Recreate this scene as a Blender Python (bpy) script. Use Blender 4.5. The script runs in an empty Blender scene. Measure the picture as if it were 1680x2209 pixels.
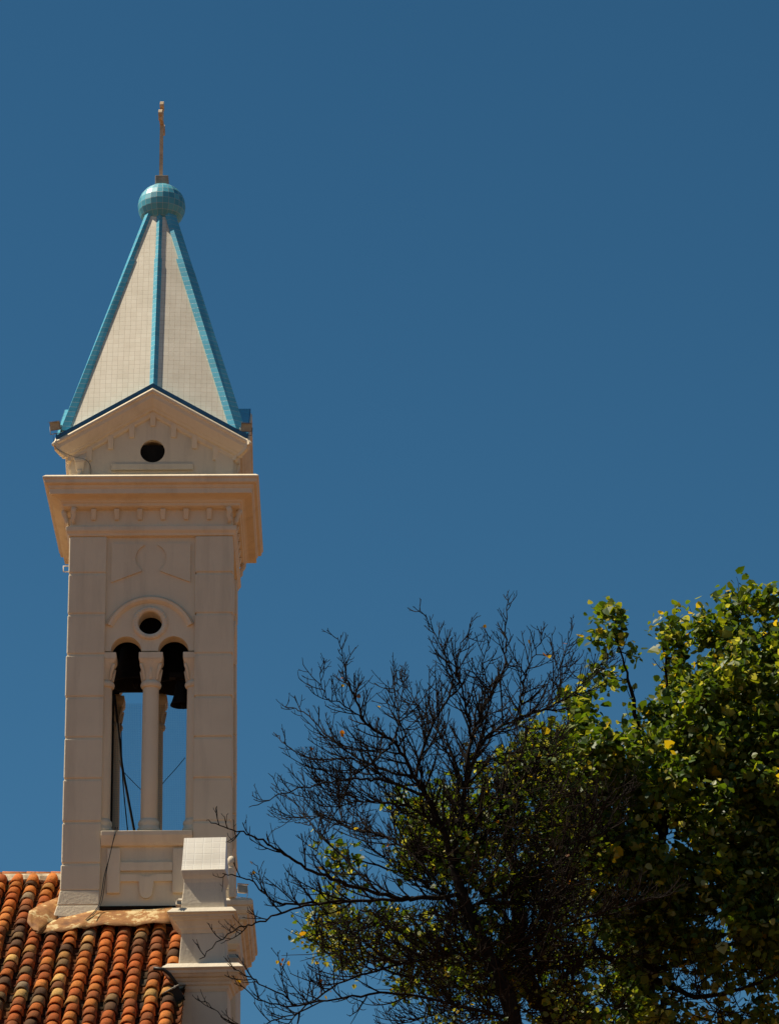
import bpy, bmesh, math, random
import numpy as np
from mathutils import Vector, Matrix

SC = bpy.context.scene
COL = SC.collection
R = math.radians
rng = np.random.default_rng(11)
random.seed(5)

# ------------------------------------------------------------------ camera
F_PX, YAW, PITCH, ROLL = 7299.0, 0.018218, 0.37191, -0.012217      # focal length in pixels of a 1680 px wide frame
CAM = Vector((2.983, -52.191, 1.6))
_f = Vector((math.sin(YAW)*math.cos(PITCH), math.cos(YAW)*math.cos(PITCH), math.sin(PITCH)))
_r = Vector((math.cos(YAW), -math.sin(YAW), 0)); _u = _r.cross(_f)
_c, _s = math.cos(ROLL), math.sin(ROLL)
_r, _u = _c*_r + _s*_u, -_s*_r + _c*_u
cam_data = bpy.data.cameras.new('camera')
cam = bpy.data.objects.new('camera', cam_data); COL.objects.link(cam)
cam_data.sensor_fit = 'HORIZONTAL'; cam_data.sensor_width = 36.0
cam_data.lens = F_PX/1680*36.0
cam_data.clip_start = 0.1; cam_data.clip_end = 5000
cam.matrix_world = Matrix(((_r.x, _u.x, -_f.x, CAM.x), (_r.y, _u.y, -_f.y, CAM.y), (_r.z, _u.z, -_f.z, CAM.z), (0, 0, 0, 1)))
SC.camera = cam

def at(x, y, Y):
    d = _f*F_PX + _r*(x-840) + _u*(1104.5-y)
    return CAM + d*((Y-CAM.y)/d.y)

# ------------------------------------------------------------------ sky and sun
SUN = Vector((-0.515, 0.014, 0.857)).normalized()
elev = math.asin(SUN.z)
world = bpy.data.worlds.new('World'); SC.world = world; world.use_nodes = True
nt = world.node_tree; nt.nodes.clear()
sky = nt.nodes.new('ShaderNodeTexSky'); sky.sky_type = 'NISHITA'; sky.sun_disc = False
sky.sun_elevation = elev; sky.sun_rotation = R(-87.6)
sky.altitude = 1500; sky.air_density = 1.0; sky.dust_density = 0.15; sky.ozone_density = 6.0
hs = nt.nodes.new('ShaderNodeHueSaturation'); hs.inputs['Saturation'].default_value = 1.16; hs.inputs['Hue'].default_value = 0.482
bg = nt.nodes.new('ShaderNodeBackground'); bg.inputs['Strength'].default_value = 0.0495
out = nt.nodes.new('ShaderNodeOutputWorld')
nt.links.new(sky.outputs[0], hs.inputs['Color']); nt.links.new(hs.outputs[0], bg.inputs['Color']); nt.links.new(bg.outputs[0], out.inputs['Surface'])
sun_data = bpy.data.lights.new('sun', 'SUN'); sun_data.energy = 5.0; sun_data.angle = R(0.53); sun_data.color = (1.0, 0.90, 0.74)
sun = bpy.data.objects.new('sun', sun_data); COL.objects.link(sun)
sun.rotation_euler = SUN.to_track_quat('Z', 'Y').to_euler(); sun.location = (-20, 0, 60)
SC.view_settings.view_transform = 'Standard'; SC.view_settings.look = 'None'
SC.view_settings.exposure = 0.42; SC.view_settings.gamma = 1.0
SC.cycles.max_bounces = 8; SC.cycles.diffuse_bounces = 4; SC.cycles.transparent_max_bounces = 16

# ------------------------------------------------------------------ materials
def mat(name, rough=0.7, spec=0.3):
    m = bpy.data.materials.new(name); m.use_nodes = True
    n = m.node_tree.nodes; b = n['Principled BSDF']
    b.inputs['Roughness'].default_value = rough; b.inputs['Specular IOR Level'].default_value = spec
    return m, m.node_tree, b
def node(t, kind, **kw):
    n = t.nodes.new(kind)
    for k, v in kw.items(): setattr(n, k, v)
    return n
def noise(t, scale, detail=4, rough=0.55, coord='Object', stretch=None):
    tc = node(t, 'ShaderNodeTexCoord'); n = node(t, 'ShaderNodeTexNoise')
    n.inputs['Scale'].default_value = scale; n.inputs['Detail'].default_value = detail; n.inputs['Roughness'].default_value = rough
    if stretch:
        mp = node(t, 'ShaderNodeMapping'); mp.inputs['Scale'].default_value = stretch
        t.links.new(tc.outputs[coord], mp.inputs['Vector']); t.links.new(mp.outputs[0], n.inputs['Vector'])
    else: t.links.new(tc.outputs[coord], n.inputs['Vector'])
    return n
def ramp(t, src, stops):
    r = node(t, 'ShaderNodeValToRGB'); e = r.color_ramp.elements
    while len(e) < len(stops): e.new(0.5)
    for k, (p, c) in enumerate(stops): e[k].position = p; e[k].color = (*c, 1)
    t.links.new(src, r.inputs['Fac']); return r
def bump(t, b, src, strength, dist):
    bp = node(t, 'ShaderNodeBump'); bp.inputs['Strength'].default_value = strength; bp.inputs['Distance'].default_value = dist
    t.links.new(src, bp.inputs['Height']); t.links.new(bp.outputs[0], b.inputs['Normal']); return bp
def mix(t, fac, a, b_, mode='MIX'):
    m = node(t, 'ShaderNodeMix', data_type='RGBA', blend_type=mode)
    if hasattr(fac, 'is_linked'): t.links.new(fac, m.inputs['Factor'])
    else: m.inputs['Factor'].default_value = fac
    for sock, v in ((m.inputs['A'], a), (m.inputs['B'], b_)):
        if hasattr(v, 'is_linked'): t.links.new(v, sock)
        else: sock.default_value = (*v, 1)
    return m.outputs['Result']

def plaster(name, c, c2, dirt):
    m, t, b = mat(name, 0.85, 0.15)
    n1 = noise(t, 1.3, 5, 0.6); r1 = ramp(t, n1.outputs[0], [(0.32, c), (0.66, c2)])
    n2 = noise(t, 1.0, 6, 0.65, stretch=(3.0, 3.0, 0.35)); r2 = ramp(t, n2.outputs[0], [(0.50, (0, 0, 0)), (0.74, (1, 1, 1))])
    k = mix(t, r2.outputs[0], r1.outputs[0], dirt)
    t.links.new(k, b.inputs['Base Color'])
    n3 = noise(t, 22, 6, 0.6); bump(t, b, n3.outputs[0], 0.5, 0.012)
    return m
M = {}
M['wall'] = plaster('painted_plaster', (0.79, 0.67, 0.48), (0.73, 0.615, 0.44), (0.62, 0.52, 0.37))
M['trim'] = plaster('painted_trim', (0.81, 0.68, 0.49), (0.77, 0.645, 0.46), (0.66, 0.54, 0.38))
M['pier'] = plaster('whitewashed_plaster', (0.70, 0.61, 0.46), (0.64, 0.555, 0.42), (0.52, 0.44, 0.33))

def plain(name, c, rough=0.7, spec=0.3, metal=0.0, var=0.25, scale=8):
    m, t, b = mat(name, rough, spec); b.inputs['Metallic'].default_value = metal
    n = noise(t, scale, 5); d = tuple(x*(1-var) for x in c); l = tuple(min(1, x*(1+var)) for x in c)
    r = ramp(t, n.outputs[0], [(0.3, d), (0.7, l)]); t.links.new(r.outputs[0], b.inputs['Base Color'])
    bump(t, b, n.outputs[0], 0.2, 0.004); return m
M['dark_inside'] = plain('shade_dark_interior', (0.014, 0.012, 0.010), 0.95, 0.05)  # near-black colour paints in the unlit gloom of the belfry
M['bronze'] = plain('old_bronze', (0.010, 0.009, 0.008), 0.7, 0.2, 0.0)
M['cross'] = plain('cream_painted_iron', (0.60, 0.45, 0.28), 0.6)
M['grey_block'] = plain('weathered_cement', (0.36, 0.30, 0.23), 0.9)
M['cable'] = plain('black_cable', (0.008, 0.008, 0.008), 0.6)
M['rope'] = plain('dark_rope', (0.02, 0.016, 0.012), 0.9)
M['lamp_body'] = plain('grey_lamp_housing', (0.22, 0.19, 0.15), 0.5)
M['lamp_white'] = plain('white_lamp_housing', (0.62, 0.55, 0.44), 0.5)
M['lamp_black'] = plain('black_lamp_housing', (0.012, 0.010, 0.009), 0.5)
M['lamp_glass'] = plain('lamp_glass', (0.35, 0.34, 0.26), 0.15, 0.6)
M['net'] = plain('pale_netting', (0.18, 0.27, 0.34), 0.8)
M['mortar'] = plain('lime_mortar', (0.40, 0.33, 0.23), 0.95, 0.1, var=0.45, scale=6)
M['bark'] = plain('dark_bark', (0.014, 0.010, 0.007), 0.9, 0.1, var=0.5, scale=14)
M['bark_brown'] = plain('brown_bark', (0.016, 0.010, 0.006), 0.9, 0.1, var=0.5, scale=14)
M['ground'] = plain('terracotta_paving', (0.152, 0.070, 0.024), 0.9, 0.1, var=0.3, scale=0.6)

def tiles(name, c1, c2, grout, w, h, gw, rough, bump_s, hue_noise=0.3):
    m, t, b = mat(name, rough, 0.5)
    uv = node(t, 'ShaderNodeTexCoord'); br = node(t, 'ShaderNodeTexBrick', offset=0.0, squash=1.0)
    nz = noise(t, 3.0, 2, coord='UV'); vm = node(t, 'ShaderNodeVectorMath', operation='SCALE'); vm.inputs['Scale'].default_value = 0.022
    va = node(t, 'ShaderNodeVectorMath', operation='ADD')
    t.links.new(nz.outputs['Color'], vm.inputs[0]); t.links.new(uv.outputs['UV'], va.inputs[0]); t.links.new(vm.outputs[0], va.inputs[1])
    br.inputs['Scale'].default_value = 1.0; br.inputs['Brick Width'].default_value = w; br.inputs['Row Height'].default_value = h
    br.inputs['Mortar Size'].default_value = gw; br.inputs['Mortar Smooth'].default_value = 0.25; br.inputs['Bias'].default_value = 0.0
    br.inputs['Color1'].default_value = (*c1, 1); br.inputs['Color2'].default_value = (*c2, 1); br.inputs['Mortar'].default_value = (*grout, 1)
    t.links.new(va.outputs[0], br.inputs['Vector'])
    n = noise(t, 2.2, 5); r = ramp(t, n.outputs[0], [(0.3, (0.87, 0.86, 0.84)), (0.65, (1, 1, 1))])
    k = mix(t, 1.0, br.outputs['Color'], r.outputs[0], 'MULTIPLY')
    t.links.new(k, b.inputs['Base Color'])
    inv = node(t, 'ShaderNodeMath', operation='SUBTRACT'); inv.inputs[0].default_value = 1.0; t.links.new(br.outputs['Fac'], inv.inputs[1])
    bump(t, b, inv.outputs[0], bump_s, 0.006)
    return m
M['white_tile'] = tiles('white_glazed_tile', (0.90, 0.805, 0.63), (0.85, 0.75, 0.58), (0.58, 0.48, 0.33), 0.094, 0.094, 0.0032, 0.45, 0.6)
M['cap_tile'] = tiles('cap_glazed_tile', (0.84, 0.78, 0.66), (0.79, 0.73, 0.62), (0.86, 0.81, 0.70), 0.118, 0.115, 0.006, 0.45, 0.6)
M['blue_tile'] = tiles('light_blue_tile', (0.115, 0.46, 0.60), (0.09, 0.38, 0.51), (0.42, 0.55, 0.56), 0.5, 0.105, 0.004, 0.28, 0.5)
M['ball_tile'] = tiles('turquoise_tile', (0.11, 0.46, 0.56), (0.06, 0.30, 0.40), (0.40, 0.52, 0.50), 1.0, 1.0, 0.03, 0.42, 0.4)
M['blue_edge'] = plain('blue_edge_tile', (0.035, 0.13, 0.24), 0.4, 0.5)

def attr_mat(name, rough, spec, attr='tint', nscale=30, dirt=None):
    m, t, b = mat(name, rough, spec)
    a = node(t, 'ShaderNodeAttribute', attribute_name=attr)
    n = noise(t, nscale, 5); r = ramp(t, n.outputs[0], [(0.3, (0.62, 0.60, 0.58)), (0.65, (1.1, 1.08, 1.05))])
    k = mix(t, 1.0, a.outputs['Color'], r.outputs[0], 'MULTIPLY')
    if dirt:
        n2 = noise(t, 9, 6, 0.7); r2 = ramp(t, n2.outputs[0], [(0.56, (0, 0, 0)), (0.70, (1, 1, 1))])
        k = mix(t, r2.outputs[0], k, dirt)
    t.links.new(k, b.inputs['Base Color']); bump(t, b, n.outputs[0], 0.4, 0.006)
    return m
M['roof_tile'] = attr_mat('clay_roof_tile', 0.85, 0.15, dirt=(0.15, 0.085, 0.035))
def leaf_mat():
    m = bpy.data.materials.new('leaf'); m.use_nodes = True; t = m.node_tree; b = t.nodes['Principled BSDF']
    a = node(t, 'ShaderNodeAttribute', attribute_name='tint'); t.links.new(a.outputs['Color'], b.inputs['Base Color'])
    b.inputs['Roughness'].default_value = 0.48; b.inputs['Specular IOR Level'].default_value = 0.45
    tr = node(t, 'ShaderNodeBsdfTranslucent'); g = mix(t, 1.0, a.outputs['Color'], (1.75, 1.5, 0.35), 'MULTIPLY'); t.links.new(g, tr.inputs['Color'])
    ms = node(t, 'ShaderNodeMixShader'); ms.inputs[0].default_value = 0.48
    t.links.new(b.outputs[0], ms.inputs[1]); t.links.new(tr.outputs[0], ms.inputs[2]); t.links.new(ms.outputs[0], t.nodes['Material Output'].inputs['Surface'])
    return m
M['leaf'] = leaf_mat()
def flashing_mat():
    m, t, b = mat('rusty_painted_flashing', 0.75, 0.25)
    n = noise(t, 3.4, 9, 0.72, stretch=(1.0, 1.0, 0.7)); r = ramp(t, n.outputs[0], [(0.32, (0.13, 0.052, 0.016)), (0.44, (0.25, 0.105, 0.030)), (0.545, (0.34, 0.16, 0.046)), (0.565, (0.52, 0.37, 0.17)), (0.75, (0.60, 0.47, 0.25))])
    t.links.new(r.outputs[0], b.inputs['Base Color']); bump(t, b, n.outputs[0], 0.4, 0.01); return m
M['flashing'] = flashing_mat()

# ------------------------------------------------------------------ mesh helpers
class MB:
    def __init__(s): s.v = []; s.f = []; s.uv = []; s.sm = []
    def add(s, vs, fs, uvs=None, smooth=False):
        o = len(s.v); s.v += [tuple(p) for p in vs]
        for k, f in enumerate(fs):
            s.f.append(tuple(i+o for i in f)); s.uv.append(uvs[k] if uvs else [(0, 0)]*len(f)); s.sm.append(smooth)
        return s
    def box(s, x0, x1, y0, y1, z0, z1):
        v = [(x0, y0, z0), (x1, y0, z0), (x1, y1, z0), (x0, y1, z0), (x0, y0, z1), (x1, y0, z1), (x1, y1, z1), (x0, y1, z1)]
        return s.add(v, [(0, 3, 2, 1), (4, 5, 6, 7), (0, 1, 5, 4), (1, 2, 6, 5), (2, 3, 7, 6), (3, 0, 4, 7)])
    def hexa(s, lo, hi):                       # two quads (4 points each)
        return s.add(list(lo)+list(hi), [(0, 3, 2, 1), (4, 5, 6, 7), (0, 1, 5, 4), (1, 2, 6, 5), (2, 3, 7, 6), (3, 0, 4, 7)])
    def lathe(s, prof, c=(0, 0, 0), n=24, smooth=True, a0=0.0, a1=2*math.pi):
        full = abs(a1-a0-2*math.pi) < 1e-6; m = n if full else n+1
        vs = []
        for r, z in prof:
            for k in range(m):
                a = a0+(a1-a0)*k/n; vs.append((c[0]+r*math.cos(a), c[1]+r*math.sin(a), c[2]+z))
        fs = []
        for i in range(len(prof)-1):
            for k in range(n):
                k2 = (k+1) % m; fs.append((i*m+k, i*m+k2, (i+1)*m+k2, (i+1)*m+k))
        return s.add(vs, fs, smooth=smooth)
    def tube(s, pts, rad, n=5, cap=True):
        pts = [Vector(p) for p in pts]; vs = []; fs = []
        if not hasattr(rad, '__len__'): rad = [rad]*len(pts)
        up = None
        for i, p in enumerate(pts):
            d = (pts[min(i+1, len(pts)-1)]-pts[max(i-1, 0)])
            d = d.normalized() if d.length > 1e-9 else Vector((0, 0, 1))
            if up is None: up = Vector((0.3, 0.9, 0.2)) if abs(d.z) > 0.8 else Vector((0, 0, 1))
            a = d.cross(up).normalized(); b = a.cross(d).normalized(); up = b
            for k in range(n):
                t = 2*math.pi*k/n; vs.append(p+(a*math.cos(t)+b*math.sin(t))*rad[i])
        for i in range(len(pts)-1):
            for k in range(n):
                k2 = (k+1) % n; fs.append((i*n+k, i*n+k2, (i+1)*n+k2, (i+1)*n+k))
        if cap: fs.append(tuple(range(n-1, -1, -1))); fs.append(tuple((len(pts)-1)*n+k for k in range(n)))
        return s.add(vs, fs, smooth=True)
    def ring(s, cx, cy, hx, hy, prof, top=True):            # moulding swept round a rectangle; prof = (offset, z) upward
        vs = []
        for o, z in prof:
            vs += [(cx-hx-o, cy-hy-o, z), (cx+hx+o, cy-hy-o, z), (cx+hx+o, cy+hy+o, z), (cx-hx-o, cy+hy+o, z)]
        fs = []
        for i in range(len(prof)-1):
            for k in range(4):
                k2 = (k+1) % 4; fs.append((i*4+k, i*4+k2, (i+1)*4+k2, (i+1)*4+k))
        n = len(prof)-1
        if top: fs.append((n*4, n*4+1, n*4+2, n*4+3)); fs.append((3, 2, 1, 0))
        return s.add(vs, fs)
    def strip(s, a, b, thick=0):                # ribbon between two polylines
        n = len(a); return s.add(list(a)+list(b), [(i, i+1, n+i+1, n+i) for i in range(n-1)])
    def mesh(s, mesh, mtx=None):
        vs = [(mtx @ v.co) if mtx else v.co for v in mesh.vertices]
        return s.add(vs, [tuple(p.vertices) for p in mesh.polygons])
    def turned(s, k):                           # quarter turns about the tower axis
        m = MB(); a = k*math.pi/2; c, q = math.cos(a), math.sin(a)
        m.v = [(x*c-(y-TC)*q, x*q+(y-TC)*c+TC, z) for x, y, z in s.v]
        m.f, m.uv, m.sm = list(s.f), list(s.uv), list(s.sm); return m
    def moved(s, mtx):
        m = MB(); m.v = [tuple(mtx @ Vector(p)) for p in s.v]; m.f, m.uv, m.sm = list(s.f), list(s.uv), list(s.sm); return m
    def merge(s, o):
        return s.add(o.v, o.f, o.uv) if not any(o.sm) else s._m(o)
    def _m(s, o):
        k = len(s.v); s.v += o.v; s.f += [tuple(i+k for i in f) for f in o.f]; s.uv += o.uv; s.sm += o.sm; return s
    def build(s, name, material, parent=None, bevel=0, origin=None, recalc=True):
        me = bpy.data.meshes.new(name); me.from_pydata(s.v, [], s.f)
        uvl = me.uv_layers.new(name='UVMap')
        flat = [c for u in s.uv for p in u for c in p]
        if len(flat) == len(me.loops)*2: uvl.data.foreach_set('uv', flat)
        me.polygons.foreach_set('use_smooth', s.sm)
        if recalc:
            bm = bmesh.new(); bm.from_mesh(me); bmesh.ops.recalc_face_normals(bm, faces=bm.faces); bm.to_mesh(me); bm.free()
        me.materials.append(material); me.update()
        o = bpy.data.objects.new(name, me); COL.objects.link(o)
        if parent: attach(o, parent)
        if bevel:
            b = o.modifiers.new('bevel', 'BEVEL'); b.width = bevel; b.segments = 2; b.limit_method = 'ANGLE'; b.angle_limit = R(40)
        return o
def attach(o, parent):
    o.parent = parent; o.matrix_parent_inverse = Matrix.Translation(-world_loc(parent))
def world_loc(o):
    l = Vector(o.location)
    if o.parent: l = l + world_loc(o.parent) + o.matrix_parent_inverse.translation
    return l
def tag(o, label=None, cat=None, group=None, kind=None):
    for k, v in (('label', label), ('category', cat), ('group', group), ('kind', kind)):
        if v: o[k] = v
    return o
def empty(name, loc, label, cat, group=None):
    o = bpy.data.objects.new(name, None); COL.objects.link(o); o.location = loc; o.empty_display_size = 0.3
    return tag(o, label, cat, group)

def plate(loops, y0, y1):
    """outline in x,z with holes, extruded from y0 to y1"""
    cu = bpy.data.curves.new('tmp', 'CURVE'); cu.dimensions = '2D'; cu.fill_mode = 'BOTH'; cu.extrude = (y1-y0)/2
    for lp in loops:
        sp = cu.splines.new('POLY'); sp.points.add(len(lp)-1); sp.use_cyclic_u = True
        for p, (x, z) in zip(sp.points, lp): p.co = (x, z, 0, 1)
    o = bpy.data.objects.new('tmp', cu); COL.objects.link(o)
    dg = bpy.context.evaluated_depsgraph_get(); me = bpy.data.meshes.new_from_object(o.evaluated_get(dg))
    bpy.data.objects.remove(o); bpy.data.curves.remove(cu)
    m = MB().mesh(me, Matrix(((1, 0, 0, 0), (0, 0, -1, (y0+y1)/2), (0, 1, 0, 0), (0, 0, 0, 1))))
    bpy.data.meshes.remove(me); return m
def arc(cx, cz, r, a0, a1, n):
    return [(cx+r*math.cos(R(a0+(a1-a0)*k/n)), cz+r*math.sin(R(a0+(a1-a0)*k/n))) for k in range(n+1)]

# ------------------------------------------------------------------ ground
g = MB(); g.add([(-400, -400, 0), (400, -400, 0), (400, 400, 0), (-400, 400, 0)], [(0, 1, 2, 3)])
tag(g.build('ground', M['ground']), kind='structure')

# ------------------------------------------------------------------ bell tower
TC, HW = 1.35, 1.35            # axis y and half width
tower = empty('bell_tower', (0, TC, 15.0), 'white square bell tower with arched belfry and blue ribbed tiled spire', 'bell tower')
Q = [20.908, 20.197, 19.501, 18.772, 18.081, 17.388, 16.671, 15.984]

# four rusticated corner piers
def pier(flare):
    m = MB(); lv = [21.57]+Q+[14.6]
    for i in range(len(lv)-1):
        z1, z0 = lv[i]-0.016, lv[i+1]+0.016
        j = random.uniform(-0.006, 0.006)
        x0, x1, y0, y1 = -HW+j, -0.73, 0.0+random.uniform(-.004, .004), 0.62
        if i == len(lv)-2:
            zs = [z1, 15.55, 15.3, 15.1, z0]; fl = [0, 0.005, 0.045, 0.10, 0.2]
            fl = [q*flare for q in fl]
            for k in range(4):
                def sec(z, q): return [(x0-q, y0-q*.7, z), (x1, y0-q*.7, z), (x1, y1, z), (x0-q, y1, z)]
                m.hexa(sec(zs[k+1], fl[k+1]), sec(zs[k], fl[k]))
        else: m.box(x0, x1, y0, y1, z0, z1)
    m.box(-HW+0.018, -0.735, 0.018, 0.60, 14.4, 21.57)
    return m
for k in range(4):
    pier(1 if k == 0 else 0).turned(k).build('corner_pier', M['wall'], tower, bevel=0.018)

# arched wall of each side
WX = 0.385; SP = 19.575
def outline_core():
    o = [(-0.735, 21.6), (-0.735, SP), (-WX-0.25, SP)] + arc(-WX, SP, 0.25, 180, 0, 18)[1:] + arc(WX, SP, 0.25, 180, 0, 18) + [(0.735, SP), (0.735, 21.6)]
    return o
ocu = arc(0, 20.055, 0.195, 0, 360, 32)[:-1]
rec = [(-0.65, 21.44), (-0.12, 21.44)] + arc(0, 21.18, 0.255, 114, 235, 14) + [(-0.17, 20.95), (-0.65, 20.76)]
rec2 = [(-x, z) for x, z in reversed(rec)]
for k in range(4):
    m = plate([outline_core(), ocu], 0.10, 0.34); m.merge(plate([outline_core(), ocu], 0.055, 0.098)); m.merge(plate([rec], 0.028, 0.053)); m.merge(plate([rec2], 0.028, 0.053))
    w = m.turned(k).build('arcade_wall', M['wall'], tower, bevel=0.006)
    # cable moulded hood over the pair of arches
    hm = MB(); R0 = 0.746; cz = 19.75; a0 = 21.5
    n = 46
    prof = [(-0.10, 0.056), (-0.085, 0.03), (-0.05, -0.005), (-0.01, -0.012), (0.0, 0.056)]
    vs = []; fs = []
    for i in range(n+1):
        a = R(a0+(180-2*a0)*i/n); tw = 0.006*math.sin(i*math.pi)
        for dr, y in prof: vs.append(((R0+dr)*math.cos(a), y, cz+(R0+dr)*math.sin(a)))
    for i in range(n):
        for j in range(4): fs.append((i*5+j, i*5+j+1, i*5+6+j, i*5+5+j))
    fs += [(0, 1, 2, 3, 4), tuple(n*5+q for q in (4, 3, 2, 1, 0))]
    hm.add(vs, fs)
    for i in range(0, n*2):                   # rope strands along the outer edge
        a = R(a0+(180-2*a0)*(i+0.5)/(n*2)); d = 0.02
        p = Vector(((R0)*math.cos(a), 0.02, cz+(R0)*math.sin(a))); q = Vector(((R0+0.022)*math.cos(a+d), 0.035, cz+(R0+0.022)*math.sin(a+d)))
        hm.tube([p, q], 0.010, 4)
    hm.turned(k).build('hood_mould', M['trim'], w)
    rm = MB(); n = 40; vs = []; fs = []
    for i in range(n):
        a = 2*math.pi*i/n
        for rr, y in ((0.196, 0.09), (0.198, 0.035), (0.215, 0.018), (0.25, 0.012), (0.285, 0.025), (0.292, 0.056)):
            vs.append((rr*math.cos(a), y, 20.055+rr*math.sin(a)))
    for i in range(n):
        i2 = (i+1) % n
        for j in range(5): fs.append((i*6+j, i*6+j+1, i2*6+j+1, i2*6+j))
    rm.add(vs, fs, smooth=True)
    for i in range(30):
        a = 2*math.pi*i/30; rm.tube([(0.235*math.cos(a), 0.014, 20.055+0.235*math.sin(a)), (0.283*math.cos(a+.12), 0.026, 20.055+0.283*math.sin(a+.12))], 0.011, 4)
    rm.turned(k).build('round_window_rim', M['trim'], w)

# parapet with sill and relief under the arches
for k in range(4):
    m = MB(); m.box(-0.735, 0.735, 0.08, 0.36, 14.4, 16.29)
    p = m.turned(k).build('parapet', M['wall'], tower)
    s = MB()
    pr = [(0.08, 16.27), (0.02, 16.285), (-0.005, 16.33), (-0.03, 16.40), (-0.045, 16.44), (-0.045, 16.515), (0.40, 16.515), (0.40, 16.27)]
    n = len(pr); s.add([(-0.728, y, z) for y, z in pr]+[(0.728, y, z) for y, z in pr], [(i, (i+1) % n, n+(i+1) % n, n+i) for i in range(n)]+[tuple(range(n-1, -1, -1)), tuple(range(n, 2*n))])
    s.turned(k).build('sill', M['trim'], p, bevel=0.01)
    q = MB(); q.box(-0.625, -0.415, 0.02, 0.085, 15.505, 16.24); q.turned(k).build('relief_block', M['trim'], p, bevel=0.016)
    q = MB(); q.box(0.415, 0.625, 0.02, 0.085, 15.505, 16.24); q.turned(k).build('relief_block', M['trim'], p, bevel=0.016); q = MB()
    q.merge(plate([[(-0.413, 15.874), (0.413, 15.874), (0.413, 16.01), (-0.413, 16.01)]], 0.025, 0.085)); q.turned(k).build('relief_bar', M['trim'], p, bevel=0.016); q = MB()
    tongue = [(-0.413, 15.70), (-0.12, 15.70), (-0.10, 15.52)] + arc(0, 15.52, 0.10, 180, 360, 10)[1:-1] + [(0.10, 15.52), (0.12, 15.70), (0.413, 15.70), (0.413, 15.815), (0.12, 15.81), (0.05, 15.775), (-0.05, 15.775), (-0.12, 15.81), (-0.413, 15.815)]
    q.merge(plate([tongue], 0.03, 0.085))
    q.turned(k).build('relief_bar', M['trim'], p, bevel=0.016)

# columns: one free, two half sunk in the piers, on each side
def base_mb(x, y=0.222):
    m = MB(); m.lathe([(0.14, 16.516), (0.178, 16.53), (0.195, 16.565), (0.185, 16.605), (0.162, 16.63), (0.166, 16.655), (0.176, 16.69), (0.168, 16.725), (0.146, 16.75), (0.136, 16.765), (0.10, 16.765)], (x, y, 0), 24)
    return m
def capital_mb(x, y=0.222):
    m = MB()
    m.lathe([(0.12, 18.97), (0.158, 18.985), (0.172, 19.03), (0.160, 19.07), (0.138, 19.09), (0.128, 19.10)], (x, y, 0), 24)
    vs = []; fs = []; n = 32; zs = [(19.09, 0.128, 0), (19.16, 0.132, .1), (19.24, 0.140, .25), (19.31, 0.155, .6), (19.37, 0.172, .9), (19.40, 0.18, 1)]
    for z, r, q in zs:
        for i in range(n):
            a = 2*math.pi*i/n; sq = 1/max(abs(math.cos(a)), abs(math.sin(a)))
            rr = r*(1-q*0.7)+r*sq*q*0.7
            rr *= 1 + 0.045*(1-q)*math.cos(8*a)
            vs.append((x+rr*math.cos(a), y+rr*math.sin(a), z))
    for j in range(len(zs)-1):
        for i in range(n): fs.append((j*n+i, j*n+(i+1) % n, (j+1)*n+(i+1) % n, (j+1)*n+i))
    m.add(vs, fs, smooth=True)
    for a in (45, 135, 225, 315):               # corner volutes and leaf tips
        ca, sa = math.cos(R(a)), math.sin(R(a))
        m.tube([(x+.14*ca, y+.14*sa, 19.10), (x+.165*ca, y+.165*sa, 19.22), (x+.215*ca, y+.215*sa, 19.33), (x+.235*ca, y+.235*sa, 19.36)], [.022, .028, .03, .018], 6)
    for a in (0, 90, 180, 270):
        ca, sa = math.cos(R(a)), math.sin(R(a))
        m.tube([(x+.125*ca, y+.125*sa, 19.10), (x+.142*ca, y+.142*sa, 19.20), (x+.172*ca, y+.172*sa, 19.275)], [.035, .035, .016], 6)
    h = 0.195
    m.hexa([(x-.165, y-.165, 19.375), (x+.165, y-.165, 19.375), (x+.165, y+.165, 19.375), (x-.165, y+.165, 19.375)], [(x-h, y-h, 19.44), (x+h, y-h, 19.44), (x+h, y+h, 19.44), (x-h, y+h, 19.44)])
    m.box(x-h, x+h, y-h, y+h, 19.4405, 19.548); m.box(x-.13, x+.13, y-.10, y+.18, 19.5485, 19.574)
    return m
for k in range(4):
    for x in (-0.74, 0.0, 0.74):
        xx = x+(0.02 if x == 0 else 0)
        sh = MB().lathe([(0.0, 16.52), (0.137, 16.74), (0.137, 17.5), (0.134, 18.3), (0.130, 19.0)], (xx, .222, 0), 24).turned(k).build('column', M['trim'], tower)
        base_mb(xx).turned(k).build('column_base', M['trim'], sh)
        capital_mb(xx).turned(k).build('capital', M['trim'], sh, bevel=0.008)

# belfry floor and ceiling, lining coloured near-black as the shade of the inside
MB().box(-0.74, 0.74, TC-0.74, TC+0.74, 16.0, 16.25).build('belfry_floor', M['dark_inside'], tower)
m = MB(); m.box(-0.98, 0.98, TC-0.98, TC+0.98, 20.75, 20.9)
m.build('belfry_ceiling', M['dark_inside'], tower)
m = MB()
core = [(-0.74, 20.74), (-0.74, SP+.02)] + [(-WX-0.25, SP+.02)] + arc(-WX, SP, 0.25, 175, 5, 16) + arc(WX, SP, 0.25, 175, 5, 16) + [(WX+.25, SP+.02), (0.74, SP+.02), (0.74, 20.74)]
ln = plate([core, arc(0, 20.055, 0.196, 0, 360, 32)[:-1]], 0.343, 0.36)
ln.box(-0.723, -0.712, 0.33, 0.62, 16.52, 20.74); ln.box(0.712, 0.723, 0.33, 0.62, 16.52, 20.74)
for k in range(4): ln.turned(k).build('inner_shade_lining', M['dark_inside'], tower)

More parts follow.
